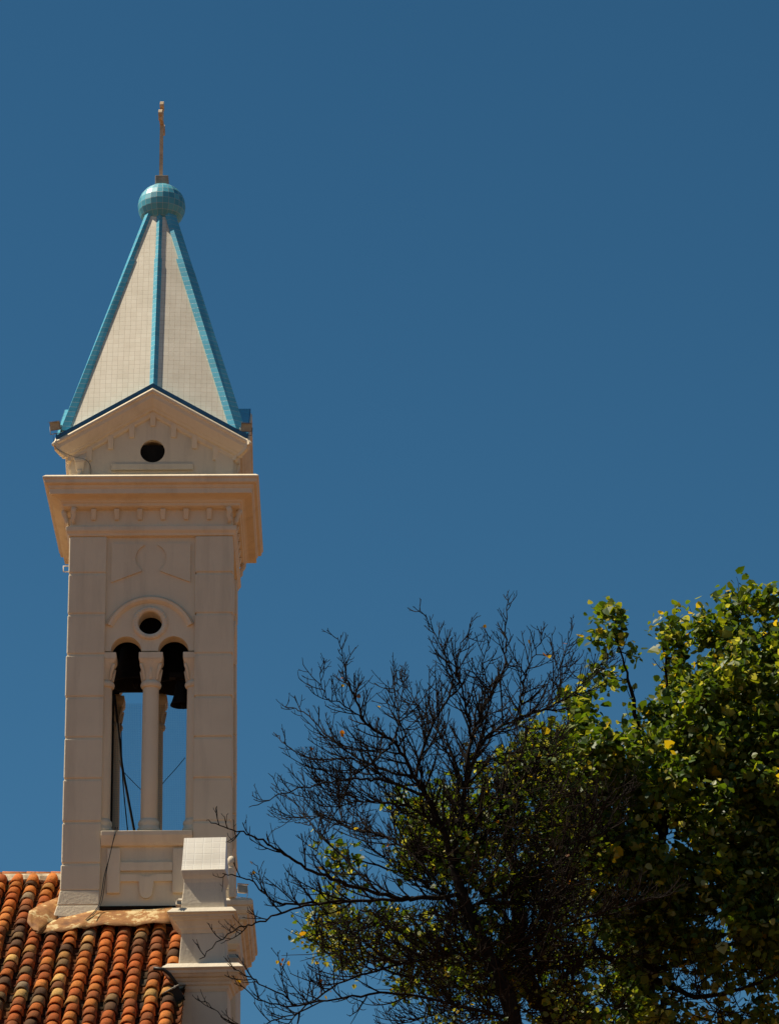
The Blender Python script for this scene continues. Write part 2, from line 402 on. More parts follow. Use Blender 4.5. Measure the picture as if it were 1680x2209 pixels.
# neck band, frieze, cornice
m = MB(); m.ring(0, TC, HW, HW, [(-0.05, 21.55), (0.012, 21.565), (0.02, 21.60), (0.05, 21.64), (0.055, 21.66), (0.055, 21.715), (0.0, 21.735), (-0.012, 21.76), (-0.012, 22.02)])
m.build('neck_band', M['trim'], tower, bevel=0.006)
m = MB(); m.ring(0, TC, HW, HW, [(-0.05, 22.0), (0.0, 22.02), (0.06, 22.03), (0.10, 22.045), (0.115, 22.06), (0.115, 22.10), (0.135, 22.105), (0.15, 22.135), (0.19, 22.16), (0.30, 22.19), (0.315, 22.195), (0.315, 22.285), (0.33, 22.29), (0.34, 22.32), (0.34, 22.335), (0.385, 22.35), (0.40, 22.365), (0.405, 22.42), (0.425, 22.435), (0.43, 22.462), (0.385, 22.50), (0.0, 22.525)])
cor = m.build('cornice', M['trim'], tower, bevel=0.006)
for k in range(4):
    for i in range(6):
        m = MB(); x = -0.955+0.382*i
        m.hexa([(x-.036, -.030, 21.84), (x+.036, -.030, 21.84), (x+.036, 0.02, 21.84), (x-.036, 0.02, 21.84)], [(x-.046, -.080, 22.02), (x+.046, -.080, 22.02), (x+.046, .02, 22.02), (x-.046, .02, 22.02)])
        m.turned(k).build('dentil', M['trim'], cor, bevel=0.012)
    for sx in (-1, 1):
        x = 1.27*sx; m = MB()
        m.tube([(x, -.02, 21.78), (x+.03*sx, -.05, 21.84), (x, -.06, 21.90), (x+.02*sx, -.09, 21.96), (x, -.10, 22.03)], [.025, .04, .035, .045, .05], 7)
        m.turned(k).build('scroll', M['trim'], cor)

# gables
for k in range(4):
    AP, GS = (24.13, 0.592) if k % 2 == 0 else (24.34, 0.722)      # the side gables rise a little steeper
    m = plate([[(-1.385, 22.5), (1.385, 22.5), (1.385, 23.1), (0, 23.9), (-1.385, 23.1)], arc(0, 23.075, 0.205, 0, 360, 36)[:-1]], 0.0, 0.30)
    m.box(-0.68, 0.68, -0.055, 0.005, 22.72, 22.83)
    gw = m.turned(k).build('gable', M['wall'], tower, bevel=0.01)
    # raking cornice: profile (y, drop below top line) swept up both slopes
    pr = [(0.02, 0.46), (-0.03, 0.44), (-0.05, 0.42), (-0.055, 0.36), (-0.10, 0.345), (-0.115, 0.31), (-0.14, 0.29), (-0.225, 0.17), (-0.235, 0.10), (-0.265, 0.085), (-0.272, 0.045), (-0.236, 0.0), (0.02, 0.0)]
    m = MB(); n = len(pr)
    for sx in (-1, 1):
        vs = [(0, y, AP-d) for y, d in pr]
        for y, d in pr:
            x = 1.39+max(0, -y)*1.0
            vs.append((sx*x, y, AP-d-GS*x))
        fs = [(i, (i+1) % n, n+(i+1) % n, n+i) for i in range(n)]+[tuple(range(n, 2*n))]
        m.add(vs, fs)
    m.turned(k).build('raking_cornice', M['trim'], gw, bevel=0.006)
    # dentils following the slope
    for i in range(7):
        m = MB(); x = -1.05+0.35*i; z = AP-0.44-GS*abs(x); zt = 0.06
        s = -GS if x > 0 else GS
        if abs(x) < 0.01: s = 0
        m.hexa([(x-.045, -.03, z-.17), (x+.045, -.03, z-.17), (x+.045, .02, z-.17), (x-.045, .02, z-.17)], [(x-.046, -.065, z+zt), (x+.046, -.065, z+zt), (x+.055, .02, z+zt), (x-.055, .02, z+zt)])
        m.turned(k).build('dentil', M['trim'], gw, bevel=0.010)
    for sx in (-1, 1):                        # scrolled consoles at the feet of the gable
        x = 1.20*sx; m = MB()
        m.hexa([(x-.06, -.05, 22.70), (x+.06, -.05, 22.70), (x+.06, .02, 22.70), (x-.06, .02, 22.70)], [(x-.085, -.11, 22.86), (x+.085, -.11, 22.86), (x+.085, .02, 22.86), (x-.085, .02, 22.86)])
        m.hexa([(x-.085, -.11, 22.8605), (x+.085, -.11, 22.8605), (x+.085, .02, 22.8605), (x-.085, .02, 22.8605)], [(x-.11, -.09, 22.95), (x+.11, -.09, 22.95), (x+.11, .02, 22.95), (x-.11, .02, 22.95)])
        m.tube([(x, -.03, 22.53), (x, -.07, 22.60), (x, -.05, 22.66), (x, -.06, 22.72)], [.05, .065, .045, .05], 8)
        if sx > 0: m = m.moved(Matrix.Translation((0.06, 0.075, 0)))
        m.turned(k).build('console', M['trim'], gw, bevel=0.015)
    # blue tiled roof of the gable
    m = MB(); t0, t1 = 0.004, 0.07; yf, yb = -0.234, 0.75; e = TC-yf; eb = TC-yb
    for sx in (-1, 1):
        L = math.hypot(e, e*GS)
        lo = [(0, yf, AP+t0), (sx*e, yf, AP+t0-GS*e), (sx*eb, yb, AP+t0-GS*eb), (0, yb, AP+t0)]
        hi = [(0, yf, AP+t1), (sx*e, yf, AP+t1-GS*e), (sx*eb, yb, AP+t1-GS*eb), (0, yb, AP+t1)]
        uvt = [(0.25, 0), (0.25, L), (0.75-.01, L), (0.75-.01, 0)]
        m.add(lo+hi, [(0, 1, 2, 3), (4, 5, 6, 7), (0, 1, 5, 4), (1, 2, 6, 5), (2, 3, 7, 6)], [[(.25, .05)]*4, uvt, [(.25, 0), (.25, L), (.3, L), (.3, 0)], [(.25, .05)]*4, [(.25, .05)]*4])
    m.turned(k).build('gable_roof', M['blue_tile'], gw)
    m = MB()
    for sx in (-1, 1):
        q = [(0, t0-.001), (sx*(e+.004), t0-.001-GS*e), (sx*(e+.004), t1+.002-GS*e), (0, t1+.002)]
        m.add([(x, yf-.012, AP+z) for x, z in q]+[(x, yf-.001, AP+z) for x, z in q], [(0, 1, 2, 3), (4, 5, 6, 7), (0, 1, 5, 4), (1, 2, 6, 5), (2, 3, 7, 6)])
    m.turned(k).build('verge_tile', M['blue_edge'], gw)
MB().ring(0, TC, 1.30, 1.30, [(0, 22.5), (0, 23.2)]).build('attic_block', M['dark_inside'], tower)

# spire
AX = 0.018
def ch(z): return 1.455-0.2747*(z-23.55)
def cb(z): return 0.13*ch(z)/1.455
z0, z1 = 23.15, 28.15
for k in range(4):
    m = MB()
    for sx in (-1, 1):
        zm = 24.02; z0 = 23.27
        pts = [(sx*ch(z0), TC-ch(z0), z0), (0, TC-ch(zm)-cb(zm), zm), (0, TC-ch(z1)-cb(z1), z1), (sx*ch(z1), TC-ch(z1), z1)]
        L = (Vector(pts[1])-Vector(pts[2])).length
        o = 0.5*sx
        m.add(pts, [(0, 1, 2, 3)], [[(7+sx*ch(z0), z0), (7, zm), (7, z1), (7+sx*ch(z1), z1)]])
    m.turned(k).build('spire_face', M['white_tile'], tower, recalc=False) if k == 0 else m.turned(k).build('spire_face', M['white_tile'], tower, recalc=False)
def rib_corner(left, back):
    """ridge tile hip on a corner: inner edge A, crest P, outer edge S"""
    m = MB(); sg = -1 if left else 1
    for za, zb, top in ((23.38, 27.0, 0), (27.0, 28.05, 1)):
        sec = []
        for z in (za, zb):
            c = ch(z); t = (z-23.38)/(28.05-23.38)
            if left: A, P, S = (c-.115, -c-.018), (c+.022-.05*t, -c-.052), (c+.036, -c+.03)
            else: A, P, S = (c-.215+.02*t, -c-.03), (c-.105+.03*t, -c-.076), (c+.052, -c+.030)
            if top:
                w = P[0]-A[0]; A = (P[0]-w*.62, A[1]+.004)
                P = (P[0], P[1]+.006)
            A = (A[0], A[1]-cb(z)*max(0, 1-A[0]/c)*.9)
            q = [A, P, S, (c-.12, -c+.2)]
            sec.append([(sg*x, TC+(-y if back else y), z) for x, y in q])
        L = (Vector(sec[0][1])-Vector(sec[1][1])).length; L0 = 0 if za < 25 else 4.0
        fs = []; uvs = []
        for a in range(4):
            b = (a+1) % 4; fs.append((a, b, 4+b, 4+a)); uvs.append([(0.13, L0), (0.37, L0), (0.37, L0+L), (0.13, L0+L)])
        fs.append((4, 5, 6, 7)); uvs.append([(.2, .05)]*4)
        m.add(sec[0]+sec[1], fs, uvs)
    return m.build('spire_rib', M['blue_tile'], tower)
def rib_mid(k):
    m = MB()
    for za, zb, w, p in ((24.0, 27.02, 0.092, 0.058), (27.02, 28.05, 0.075, 0.050)):
        sec = []
        for z in (za, zb):
            yb = TC-ch(z)-cb(z)
            sec.append([(-w, yb+0.03, z), (0, yb-p, z), (w, yb+0.03, z), (0, yb+.15, z)])
        L = (Vector(sec[0][0])-Vector(sec[1][0])).length; L0 = 0 if za < 25 else 4.0
        m.add(sec[0]+sec[1], [(0, 1, 5, 4), (1, 2, 6, 5), (4, 5, 6, 7)], [[(.13, L0), (.37, L0), (.37, L0+L), (.13, L0+L)]]*2+[[(.2, .05)]*4])
    return m.turned(k).build('spire_rib', M['blue_tile'], tower)
for k in range(4): rib_corner(k % 2 == 0, k > 1); rib_mid(k)

# tiled ball, cross
m = MB(); n, q, rr = 24, 12, 0.420; c = Vector((AX, TC, 28.275))
for j in range(q):
    for i in range(n):
        def P(i, j):
            th = math.pi*j/q; ph = 2*math.pi*(i+0.35*0)/n+0.1
            return (c.x+rr*math.sin(th)*math.cos(ph), c.y+rr*math.sin(th)*math.sin(ph), c.z-rr*math.cos(th))
        ps = [P(i, j), P(i+1, j), P(i+1, j+1), P(i, j+1)]; uv = [(i, j), (i+1, j), (i+1, j+1), (i, j+1)]
        if j == 0: ps = [ps[0], ps[2], ps[3]]; uv = [uv[0], uv[2], uv[3]]
        elif j == q-1: ps = [ps[0], ps[1], ps[2]]; uv = uv[:3]
        m.add(ps, [tuple(range(len(ps)))], [uv])
m.build('spire_ball', M['ball_tile'], tower, recalc=False)
m = MB(); m.box(-0.115+AX, 0.115+AX, TC-0.115, TC+0.115, 28.64, 28.845)
cbk = m.build('cross_base', M['grey_block'], tower, bevel=0.008)
def cross():
    m = MB(); t = 0.03
    m.box(-t, t, -0.033, 0.033, 28.85, 30.24)
    for s in (-1, 1):
        m.hexa([(-t, s*0.032, 29.88), (t, s*0.032, 29.88), (t, s*0.032, 30.00), (-t, s*0.032, 30.00)], [(-t, s*0.28, 29.90), (t, s*0.28, 29.90), (t, s*0.28, 29.99), (-t, s*0.28, 29.99)])
    def bud(cy, cz, dy, dz):
        for a in (-90, 0, 90):
            ca, sa = math.cos(R(a)), math.sin(R(a))
            ey, ez = dy*ca-dz*sa, dy*sa+dz*ca
            yy, zz = cy+ey*0.055, cz+ez*0.055
            m.merge(plate([arc(yy, zz, 0.048, 0, 360, 12)[:-1]], -t-.003, t+.003).moved(Matrix(((0, 1, 0, 0), (1, 0, 0, 0), (0, 0, 1, 0), (0, 0, 0, 1)))))
    bud(0, 30.26, 0, 1); bud(-0.29, 29.945, -1, 0); bud(0.29, 29.945, 1, 0)
    return m
m = cross().moved(Matrix.Translation((AX-0.02, TC, 0)) @ Matrix.Rotation(R(-1.5), 4, 'Z'))
m.build('cross', M['cross'], tower)
# small bracket on the outer wall under the cornice
m = MB(); z = 21.15
m.tube([(-1.36, 0.3, z), (-1.46, 0.3, z), (-1.46, 0.3, z-.10), (-1.36, 0.3, z-.10)], 0.011, 5); m.build('bracket', M['lamp_white'], tower)

# bells hanging in the belfry
def bell(x, y, rim, rad, h, label):
    e = empty('bell', (x, y, rim), label, 'bell')
    m = MB().lathe([(rad*.93, 0.0), (rad, 0.0), (rad*.97, h*.05), (rad*.86, h*.16), (rad*.72, h*.38), (rad*.63, h*.62), (rad*.57, h*.82), (rad*.45, h*.93), (rad*.2, h*.985), (0, h)], (x, y, rim), 32)
    m.lathe([(rad*.93, 0.0), (rad*.78, h*.18), (rad*.6, h*.5), (rad*.5, h*.8), (0, h*.9)], (x, y, rim), 32)
    m.build('bell_body', M['bronze'], e)
    MB().tube([(x, y, rim+h*.85), (x+.02, y, rim+h*.15), (x+.025, y, rim+.02), (x+.03, y, rim-.06)], [.015, .02, .05, .015], 8).build('clapper', M['bronze'], e)
    m = MB(); m.box(x-rad*1.1, x+rad*1.1, y-.06, y+.06, rim+h*1.12, rim+h*1.32)
    m.tube([(x-.07, y, rim+h*.96), (x-.09, y, rim+h*1.08), (x, y, rim+h*1.16), (x+.09, y, rim+h*1.08), (x+.07, y, rim+h*.96)], .025, 6)
    m.build('headstock', M['bronze'], e)
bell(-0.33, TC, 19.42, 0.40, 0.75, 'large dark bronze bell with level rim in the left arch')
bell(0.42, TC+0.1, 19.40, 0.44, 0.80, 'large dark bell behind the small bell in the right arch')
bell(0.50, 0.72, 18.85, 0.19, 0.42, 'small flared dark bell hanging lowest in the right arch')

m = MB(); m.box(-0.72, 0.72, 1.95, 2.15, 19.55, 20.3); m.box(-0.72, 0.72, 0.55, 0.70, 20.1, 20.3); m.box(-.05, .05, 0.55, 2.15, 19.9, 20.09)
m.build('sky_block_beams', M['dark_inside'], tower)  # added dark beams that block the sky gap between the bells
# netting behind the arches
m = MB(); yn = 2.30
for i in range(49):
    x = -0.70+i*1.40/48; m.tube([(x, yn+.02*math.sin(i), 16.3), (x, yn, 19.4)], 0.0015, 3, False)
for i in range(100):
    z = 16.3+i*3.1/99; m.tube([(-0.70, yn, z), (0.70, yn+.01, z)], 0.0015, 3, False)
tag(m.build('bird_net', M['net']), 'fine pale netting stretched across the back openings of the belfry', 'net')

# cables and ropes
def cable(name, pts, r, label, mt='cable', cat='cable', group=None):
    ps = [Vector(p) for p in pts]; out = []
    for i in range(len(ps)-1):
        a, b = ps[i], ps[i+1]; p0 = ps[max(i-1, 0)]; p3 = ps[min(i+2, len(ps)-1)]
        for q in range(6):
            t = q/6; out.append(0.5*((2*a)+(b-p0)*t+(2*p0-5*a+4*b-p3)*t*t+(3*a-p0-3*b+p3)*t**3))
    out.append(ps[-1]); return tag(MB().tube(out, r, 6).build(name, M[mt]), label, cat, group)
cable('bell_rope', [at(x, y, 0.9) for x, y in ((247, 1500), (257, 1590), (263, 1650), (274, 1710), (291, 1800))], 0.022, 'thick dark rope slanting down through the left arch to the sill', 'rope', 'rope')
cable('bell_rope', [at(x, y, 0.6) for x, y in ((261, 1560), (263, 1650), (268, 1720), (276, 1798))], 0.010, 'thin straight rope left of the thick rope in the left arch', 'rope', 'rope')
cable('bell_rope', [at(x, y, 1.0) for x, y in ((258, 1640), (263, 1660), (280, 1680), (306, 1706))], 0.006, 'thin dark wire sagging across the left arch to the middle column', 'rope', 'wire')
cable('bell_rope', [at(x, y, 1.6) for x, y in ((350, 1692), (360, 1680), (380, 1658), (399, 1635))], 0.006, 'thin wire rising slantwise across the right arch', 'rope', 'wire')
cable('cable', [at(x, y, Y) for x, y, Y in ((249, 1785, .1), (247, 1800, -.08), (236, 1850, -.07), (225, 1890, -.04), (217, 1940, -.06), (207, 1963, -.14), (185, 1985, -.4))], 0.007, 'black cable running from the belfry sill down the wall to the roof', 'cable')
cable('cable', [at(x, y, Y) for x, y, Y in ((254, 1785, .1), (250, 1796, -.08), (238, 1840, -.07), (228, 1890, -.04), (221, 1940, -.06), (212, 1960, -.14), (200, 1975, -.4))], 0.006, 'second black cable beside the other one, ending nearer the middle column', 'cable')
cable('cable', [(-1.64, -0.27, 23.28), (-1.60, -0.29, 23.05), (-1.45, -0.2, 22.97), (-1.28, -.19, 22.90), (-1.10, -.17, 22.86), (-1.02, -.04, 22.78), (-1.02, -.03, 22.55)], 0.0035, 'thin dark lamp cable drooping under the left foot of the gable', 'cable')

# floodlights
def floodlight(name, p, aim, size, label, body='lamp_body', group='floodlights on the church'):
    p = Vector(p); e = empty(name, p, label, 'floodlight', group)
    q = Vector(aim).normalized().to_track_quat('-Y', 'Z').to_matrix().to_4x4(); s = size
    T = Matrix.Translation(p+Vector((0, 0, s*0.75))) @ q
    m = MB(); m.hexa([(-s*.36, s*.30, -s*.26), (s*.36, s*.30, -s*.26), (s*.36, s*.30, s*.26), (-s*.36, s*.30, s*.26)], [(-s*.5, -s*.2, -s*.4), (s*.5, -s*.2, -s*.4), (s*.5, -s*.2, s*.4), (-s*.5, -s*.2, s*.4)])
    h = m.moved(T).build('housing', M[body], e, bevel=s*.03)
    m = MB(); m.box(-s*.44, s*.44, -s*.215, -s*.205, -s*.34, s*.34); m.moved(T).build('lens', M['lamp_glass'], h)
    v = MB(); v.box(-s*.54, s*.54, -s*.42, -s*.2, s*.405, s*.43); v.moved(T).build('visor', M[body], h)
    m = MB(); a = T @ Vector((-s*.56, 0, 0)); b = T @ Vector((s*.56, 0, 0))
    ax = (b-a).normalized()
    m.tube([a+ax*s*.12, a, p-ax*s*.5+Vector((0, 0, .0)), p+ax*s*.5, b, b-ax*s*.12], s*.045, 5); m.build('bracket', M[body], e)
floodlight('floodlight', (-1.60, -0.24, 23.30), (-0.35, -1, -0.45), 0.185, 'grey floodlight tilted on the left end of the gable, its cable drooping below')
floodlight('floodlight', (1.565, -0.20, 23.27), (0.1, -1, -0.30), 0.18, 'grey floodlight on the right end of the gable beside the dark blue rib')
floodlight('floodlight', (1.53, -0.2, 15.36), (0.4, -1, 0.2), 0.17, 'white floodlight standing on the cornice right of the tower, against the sky', 'lamp_white')

# ------------------------------------------------------------------ church: roof, ridge, flashing, lower stage of the tower
church = empty('church_building', (-1.0, -3.0, 0.0), 'church nave with old orange clay tile roof below the tower', 'church')
RS = 0.64
def rz(y): return 14.95+RS*y
RX0, RX1, RY0, RY1 = -4.2, 0.72, -8.6, 2.24
sl = math.sqrt(1+RS*RS)
ux = Vector((1, 0, 0)); us = Vector((0, -1/sl, -RS/sl)); un = Vector((0, -RS/sl, 1/sl))
PAL = [((0.54, 0.150, 0.030), 7), ((0.60, 0.20, 0.042), 5), ((0.46, 0.115, 0.026), 6), ((0.32, 0.095, 0.028), 4), ((0.20, 0.075, 0.03), 2.6), ((0.52, 0.25, 0.07), 1.5), ((0.24, 0.14, 0.06), 1.6), ((0.28, 0.20, 0.12), .7), ((0.12, 0.06, 0.03), 1.8), ((0.62, 0.36, 0.11), .5)]
pc = np.array([p[0] for p in PAL]); pw = np.array([p[1] for p in PAL], float); pw /= pw.sum()
tile_v, tile_f, tile_c = [], [], []
def clay_tile(o, s_dir, length, r0, r1, th, col, up=1, jit=0.0, seg=8):
    """o: centre of upper end on the roof; r0 upper radius, r1 lower radius"""
    d = (s_dir + ux*random.gauss(0, jit) + un*random.gauss(0, jit*0.5)*up).normalized()
    side = d.cross(un).normalized(); nn = side.cross(d).normalized()*up
    base = len(tile_v)
    for ring_i, (t, r) in enumerate(((0, r0), (1, r1), (1, r1-th), (0.0, r0-th))):
        for k in range(seg+1):
            a = math.pi*k/seg
            p = o + d*(length*t) + side*(r*math.cos(a)) + nn*(r*0.86*math.sin(a))
            tile_v.append(p); tile_c.append(col)
    m = seg+1
    for ri in range(3):
        for k in range(seg): tile_f.append((base+ri*m+k, base+ri*m+k+1, base+(ri+1)*m+k+1, base+(ri+1)*m+k))
pitch = 0.276; expo = 0.345
ncol = int((RX1-RX0)/pitch)+1; nrow = int((RY1-RY0)*sl/expo)+1
for c in range(ncol):
    x = RX1-0.19-c*pitch
    off = random.uniform(0, expo); wob = random.uniform(0, 6.28)
    for r in range(nrow):
        s = r*expo-off+random.gauss(0, 0.012)
        y = RY1-.17-max(0, s)/sl
        if y < RY0: continue
        if -1.30 < x < 1.30 and 0.25 < y < 2.6: continue
        o = Vector((x+0.018*math.sin(r*.35+wob)+random.gauss(0, .006), y, rz(y)+0.045+random.gauss(0, .004)))
        col = np.clip(pc[rng.choice(len(pc), p=pw)]*rng.uniform(.8, 1.2), 0, 1)
        dd = (us+un*0.075).normalized() if False else (us+un*0.045).normalized()
        clay_tile(o, dd, 0.47, 0.088, 0.112, 0.020, col, 1, 0.022)
    xx = x+pitch/2                                 # channel tiles between
    for r in range(0, nrow):
        s = r*expo-off*0.5; y = RY1-max(0, s)/sl
        if y < RY0 or (-1.30 < xx < 1.30 and 0.25 < y < 2.45): continue
        o = Vector((xx, y, rz(y)+0.085)); col = np.clip(pc[rng.choice(len(pc), p=pw)]*0.28, 0, 1)  # palette darkened, painting shade into the gaps between cover tiles
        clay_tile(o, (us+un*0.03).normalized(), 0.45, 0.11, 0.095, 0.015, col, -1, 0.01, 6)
# ridge tiles
for i in range(14):
    x = -5.4+i*0.36
    if x > -1.5: break
    col = np.clip(np.array((0.50, 0.20, 0.085))*random.uniform(.85, 1.15), 0, 1)
    clay_tile(Vector((x, RY1+0.06, rz(RY1)+0.03)), (Vector((1, 0, 0.015))).normalized(), 0.42, 0.15, 0.16, 0.02, col, 1, 0.01) if False else None
me = bpy.data.meshes.new('tiled_roof'); me.from_pydata([tuple(p) for p in tile_v], [], tile_f); me.polygons.foreach_set('use_smooth', [True]*len(tile_f))
ca = me.color_attributes.new('tint', 'FLOAT_COLOR', 'POINT'); ca.data.foreach_set('color', np.concatenate([np.array(tile_c), np.ones((len(tile_c), 1))], 1).ravel().astype(np.float32))
me.materials.append(M['roof_tile']); me.update()
roof = bpy.data.objects.new('tiled_roof', me); COL.objects.link(roof); attach(roof, church)
m = MB(); m.hexa([(RX0, RY0, rz(RY0)-.12), (RX1, RY0, rz(RY0)-.12), (RX1, RY1, rz(RY1)-.12), (RX0, RY1, rz(RY1)-.12)], [(RX0, RY0, rz(RY0)-.03), (RX1, RY0, rz(RY0)-.03), (RX1, RY1, rz(RY1)-.03), (RX0, RY1, rz(RY1)-.03)])
m.hexa([(RX0, RY1+.003, rz(RY1)-.12), (RX1, RY1+.003, rz(RY1)-.12), (RX1, 9, rz(RY1)-3.6), (RX0, 9, rz(RY1)-3.6)], [(RX0, RY1+.003, rz(RY1)-.03), (RX1, RY1+.003, rz(RY1)-.03), (RX1, 9, rz(RY1)-3.5), (RX0, 9, rz(RY1)-3.5)])
m.build('roof_deck', M['bark'], church)
# ridge: half round caps bedded in mortar
m = MB(); n = 8
def halfround(x0, x1, r0, r1, y, z):
    vs = []
    for x, r in ((x0, r0), (x1, r1), (x1, r1-.02), (x0, r0-.02)):
        for k in range(n+1):
            a = math.pi*k/n; vs.append((x, y+r*math.cos(a), z+r*.8*math.sin(a)))
    return vs, [(ri*(n+1)+k, ri*(n+1)+k+1, (ri+1)*(n+1)+k+1, (ri+1)*(n+1)+k) for ri in range(3) for k in range(n)]
for i in range(9):
    x0 = -4.9+i*0.40; vs, fs = halfround(x0, x0+0.43, 0.150, 0.135, RY1+.04, rz(RY1)-0.02+random.uniform(-.006, .006)); m.add(vs, fs, smooth=True)
rt = m.build('ridge_cap', M['roof_tile'], church)
ca = rt.data.color_attributes.new('tint', 'FLOAT_COLOR', 'POINT'); ca.data.foreach_set('color', np.tile(np.array((0.50, 0.19, 0.075, 1), np.float32), len(rt.data.vertices)))
m = MB(); vs = []; nn = 60
for i in range(nn+1):
    x = -4.9+3.58*i/nn; j = 0.03*math.sin(i*1.7)+0.025*math.sin(i*.61+1)
    y0 = RY1-.16; vs += [(x, y0+.06, rz(y0)+0.13), (x, y0-.06+j*.4, rz(y0-.06)+0.10), (x, y0-.13+j, rz(y0-.12)+0.05), (x, y0-.10+j, rz(y0-.12)-0.03)]
m.add(vs, [(i*4+k, i*4+k+1, i*4+5+k, i*4+4+k) for i in range(nn) for k in range(3)]); m.build('ridge_mortar', M['mortar'], church)

# flashing sheet round the foot of the tower
def sheet(top, bot, name, th=0.008, sub=4, wav=0.012):
    def dens(pl):
        o = []
        for i in range(len(pl)-1):
            for q in range(sub): o.append(Vector(pl[i]).lerp(Vector(pl[i+1]), q/sub))
        o.append(Vector(pl[-1])); return o
    a, b = dens(top), [p+Vector((random.gauss(0, .012), random.gauss(0, .012), random.gauss(0, .010))) for p in dens(bot)]; rows = 4; vs = []
    for j in range(rows+1):
        for i in range(len(a)):
            p = a[i].lerp(b[i], j/rows); w = wav*math.sin(i*1.3+j*.8)*(j/rows)
            vs.append(p+Vector((0, 0, w+0.006*math.sin(math.pi*j/rows))))
    n = len(a); fs = [(j*n+i, j*n+i+1, (j+1)*n+i+1, (j+1)*n+i) for j in range(rows) for i in range(n-1)]
    m = MB().add(vs, fs, smooth=True); o = m.build(name, M['flashing'], church)
    s = o.modifiers.new('solid', 'SOLIDIFY'); s.thickness = th; return o
sheet([at(122, 1982, -.10), at(165, 1974, -.07), at(205, 1962, -.03), at(222, 1966, -.03), at(300, 1963, -.03), at(372, 1957, -.03)],
      [at(78, 2014, -.66), at(120, 2010, -.62), at(165, 2004, -.60), at(205, 1998, -.57), at(290, 1996, -.56), at(372, 1993, -.56)], 'flashing')
sheet([at(63, 1966, -.20), at(90, 1950, 0.1), at(128, 1935, 0.35)], [at(60, 1992, -.46), at(85, 2018, -.70), at(123, 1984, -.12)], 'flashing', wav=0.02)
m = MB(); m.box(-1.36, -0.735, -.03, 0.3, 14.6, 15.10); m.box(-0.73, 0.55, -.015, 0.3, 14.6, 15.285); m.build('gap_shade_block', M['bark'], church)  # dark blocks put in as the shaded gap above the flashing

# lower stage of the tower and its cornice
m = MB(); m.box(0.76, 1.43, 0.02, 2.70, 0.0, 15.30)
m.box(RX0+.1, 0.75, RY0+.4, 8.6, 0, 10.0)
m.box(0.80, 1.30, -2.82, 0.01, 0, 11.25); m.box(0.80, 1.30, -7.9, -2.83, 0, 9.0)
m.build('church_wall', M['pier'], church)
m = MB(); m.ring(1.10, TC, 0.33, 1.40, [(-0.05, 14.55), (0.01, 14.56), (0.03, 14.60), (0.06, 14.64), (0.07, 14.70), (0.07, 14.92), (0.10, 14.93), (0.12, 14.97), (0.18, 15.0), (0.18, 15.08), (0.205, 15.09), (0.235, 15.14), (0.24, 15.20), (0.27, 15.215), (0.275, 15.285), (0.235, 15.33), (-.05, 15.345)])
m.build('wall_cornice', M['pier'], church, bevel=0.006)
m = MB(); m.box(1.325, 1.41, -0.36, -0.22, 15.33, 15.80)
m.lathe([(0.0, 0), (.042, 0.005), (.045, .02), (.03, .03), (.055, .06), (.072, .11), (.065, .16), (.04, .20), (0, .215)], (1.362, -.29, 15.80), 16)
m.build('wall_finial', M['pier'], church)

# ------------------------------------------------------------------ pinnacle on the corner of the roof
pin = empty('stone_pinnacle', (1.005, -2.17, 11.2), 'white plastered pinnacle with white tiled cap and two moulded ledges', 'pinnacle')
PM = Matrix.Translation((1.005, -2.5, -0.31)) @ Matrix.Rotation(R(-3.0), 4, 'Z') @ Matrix.Translation((0, 0.33, 0))   # turned a little from the tower, origin at its axis
def pring(name, hx, prof, mt, bev=0.006, dx=0.0):
    m = MB(); m.ring(dx, 0, hx, 0.33, prof); return m.moved(PM).build(name, M[mt], pin, bevel=bev)
m = MB()
def sq(h, z, hy=None): hy = h if hy is None else hy; return [(-h, -hy, z), (h, -hy, z), (h, hy, z), (-h, hy, z)]
rings = [(0.330, 0.336, 15.50), (0.328, 0.275, 15.61), (0.325, 0.19, 15.80), (0.323, 0.10, 15.98), (0.322, 0.05, 16.08)]
vs = []; fs = []; uvs = []; S = [0]
for hx, hy, z in rings: vs += [(-hx, -hy, z), (hx, -hy, z), (hx, hy, z), (-hx, hy, z)]
for i in range(len(rings)-1): S.append(S[-1]+math.hypot(rings[i+1][2]-rings[i][2], rings[i+1][1]-rings[i][1]))
for i in range(len(rings)-1):
    for k in range(4):
        k2 = (k+1) % 4; fs.append((i*4+k, i*4+k2, i*4+4+k2, i*4+4+k))
        a, b = rings[i][k % 2], rings[i+1][k % 2]
        uvs.append([(2.95-.295, S[i]+.02), (2.95+.295, S[i]+.02), (2.95+.295, S[i+1]+.02), (2.95-.295, S[i+1]+.02)])
fs.append((16, 17, 18, 19)); uvs.append([(0.03, .03)]*4)
m.add(vs, fs, uvs); m.moved(PM).build('pinnacle_cap', M['cap_tile'], pin)
pring('pinnacle_neck', 0.30, [(0.035, 14.85), (0.028, 14.97), (-0.002, 15.20), (-0.008, 15.30), (0.0, 15.36), (0.02, 15.41), (0.028, 15.44), (0.034, 15.47), (0.036, 15.497)], 'pier', 0.012)
pring('pinnacle_cornice', 0.325, [(-.02, 14.50), (0.0, 14.53), (0.012, 14.57), (0.03, 14.585), (0.04, 14.62), (0.055, 14.64), (0.07, 14.665), (0.085, 14.69), (0.11, 14.70), (0.13, 14.735), (0.15, 14.74), (0.155, 14.77), (0.185, 14.785), (0.20, 14.80), (0.165, 14.84), (0.16, 14.842), (0.125, 14.88), (0.02, 14.895)], 'pier')
pring('pinnacle_shaft', 0.325, [(0.038, 13.90), (0.032, 14.0), (-0.004, 14.51)], 'pier', 0.012)
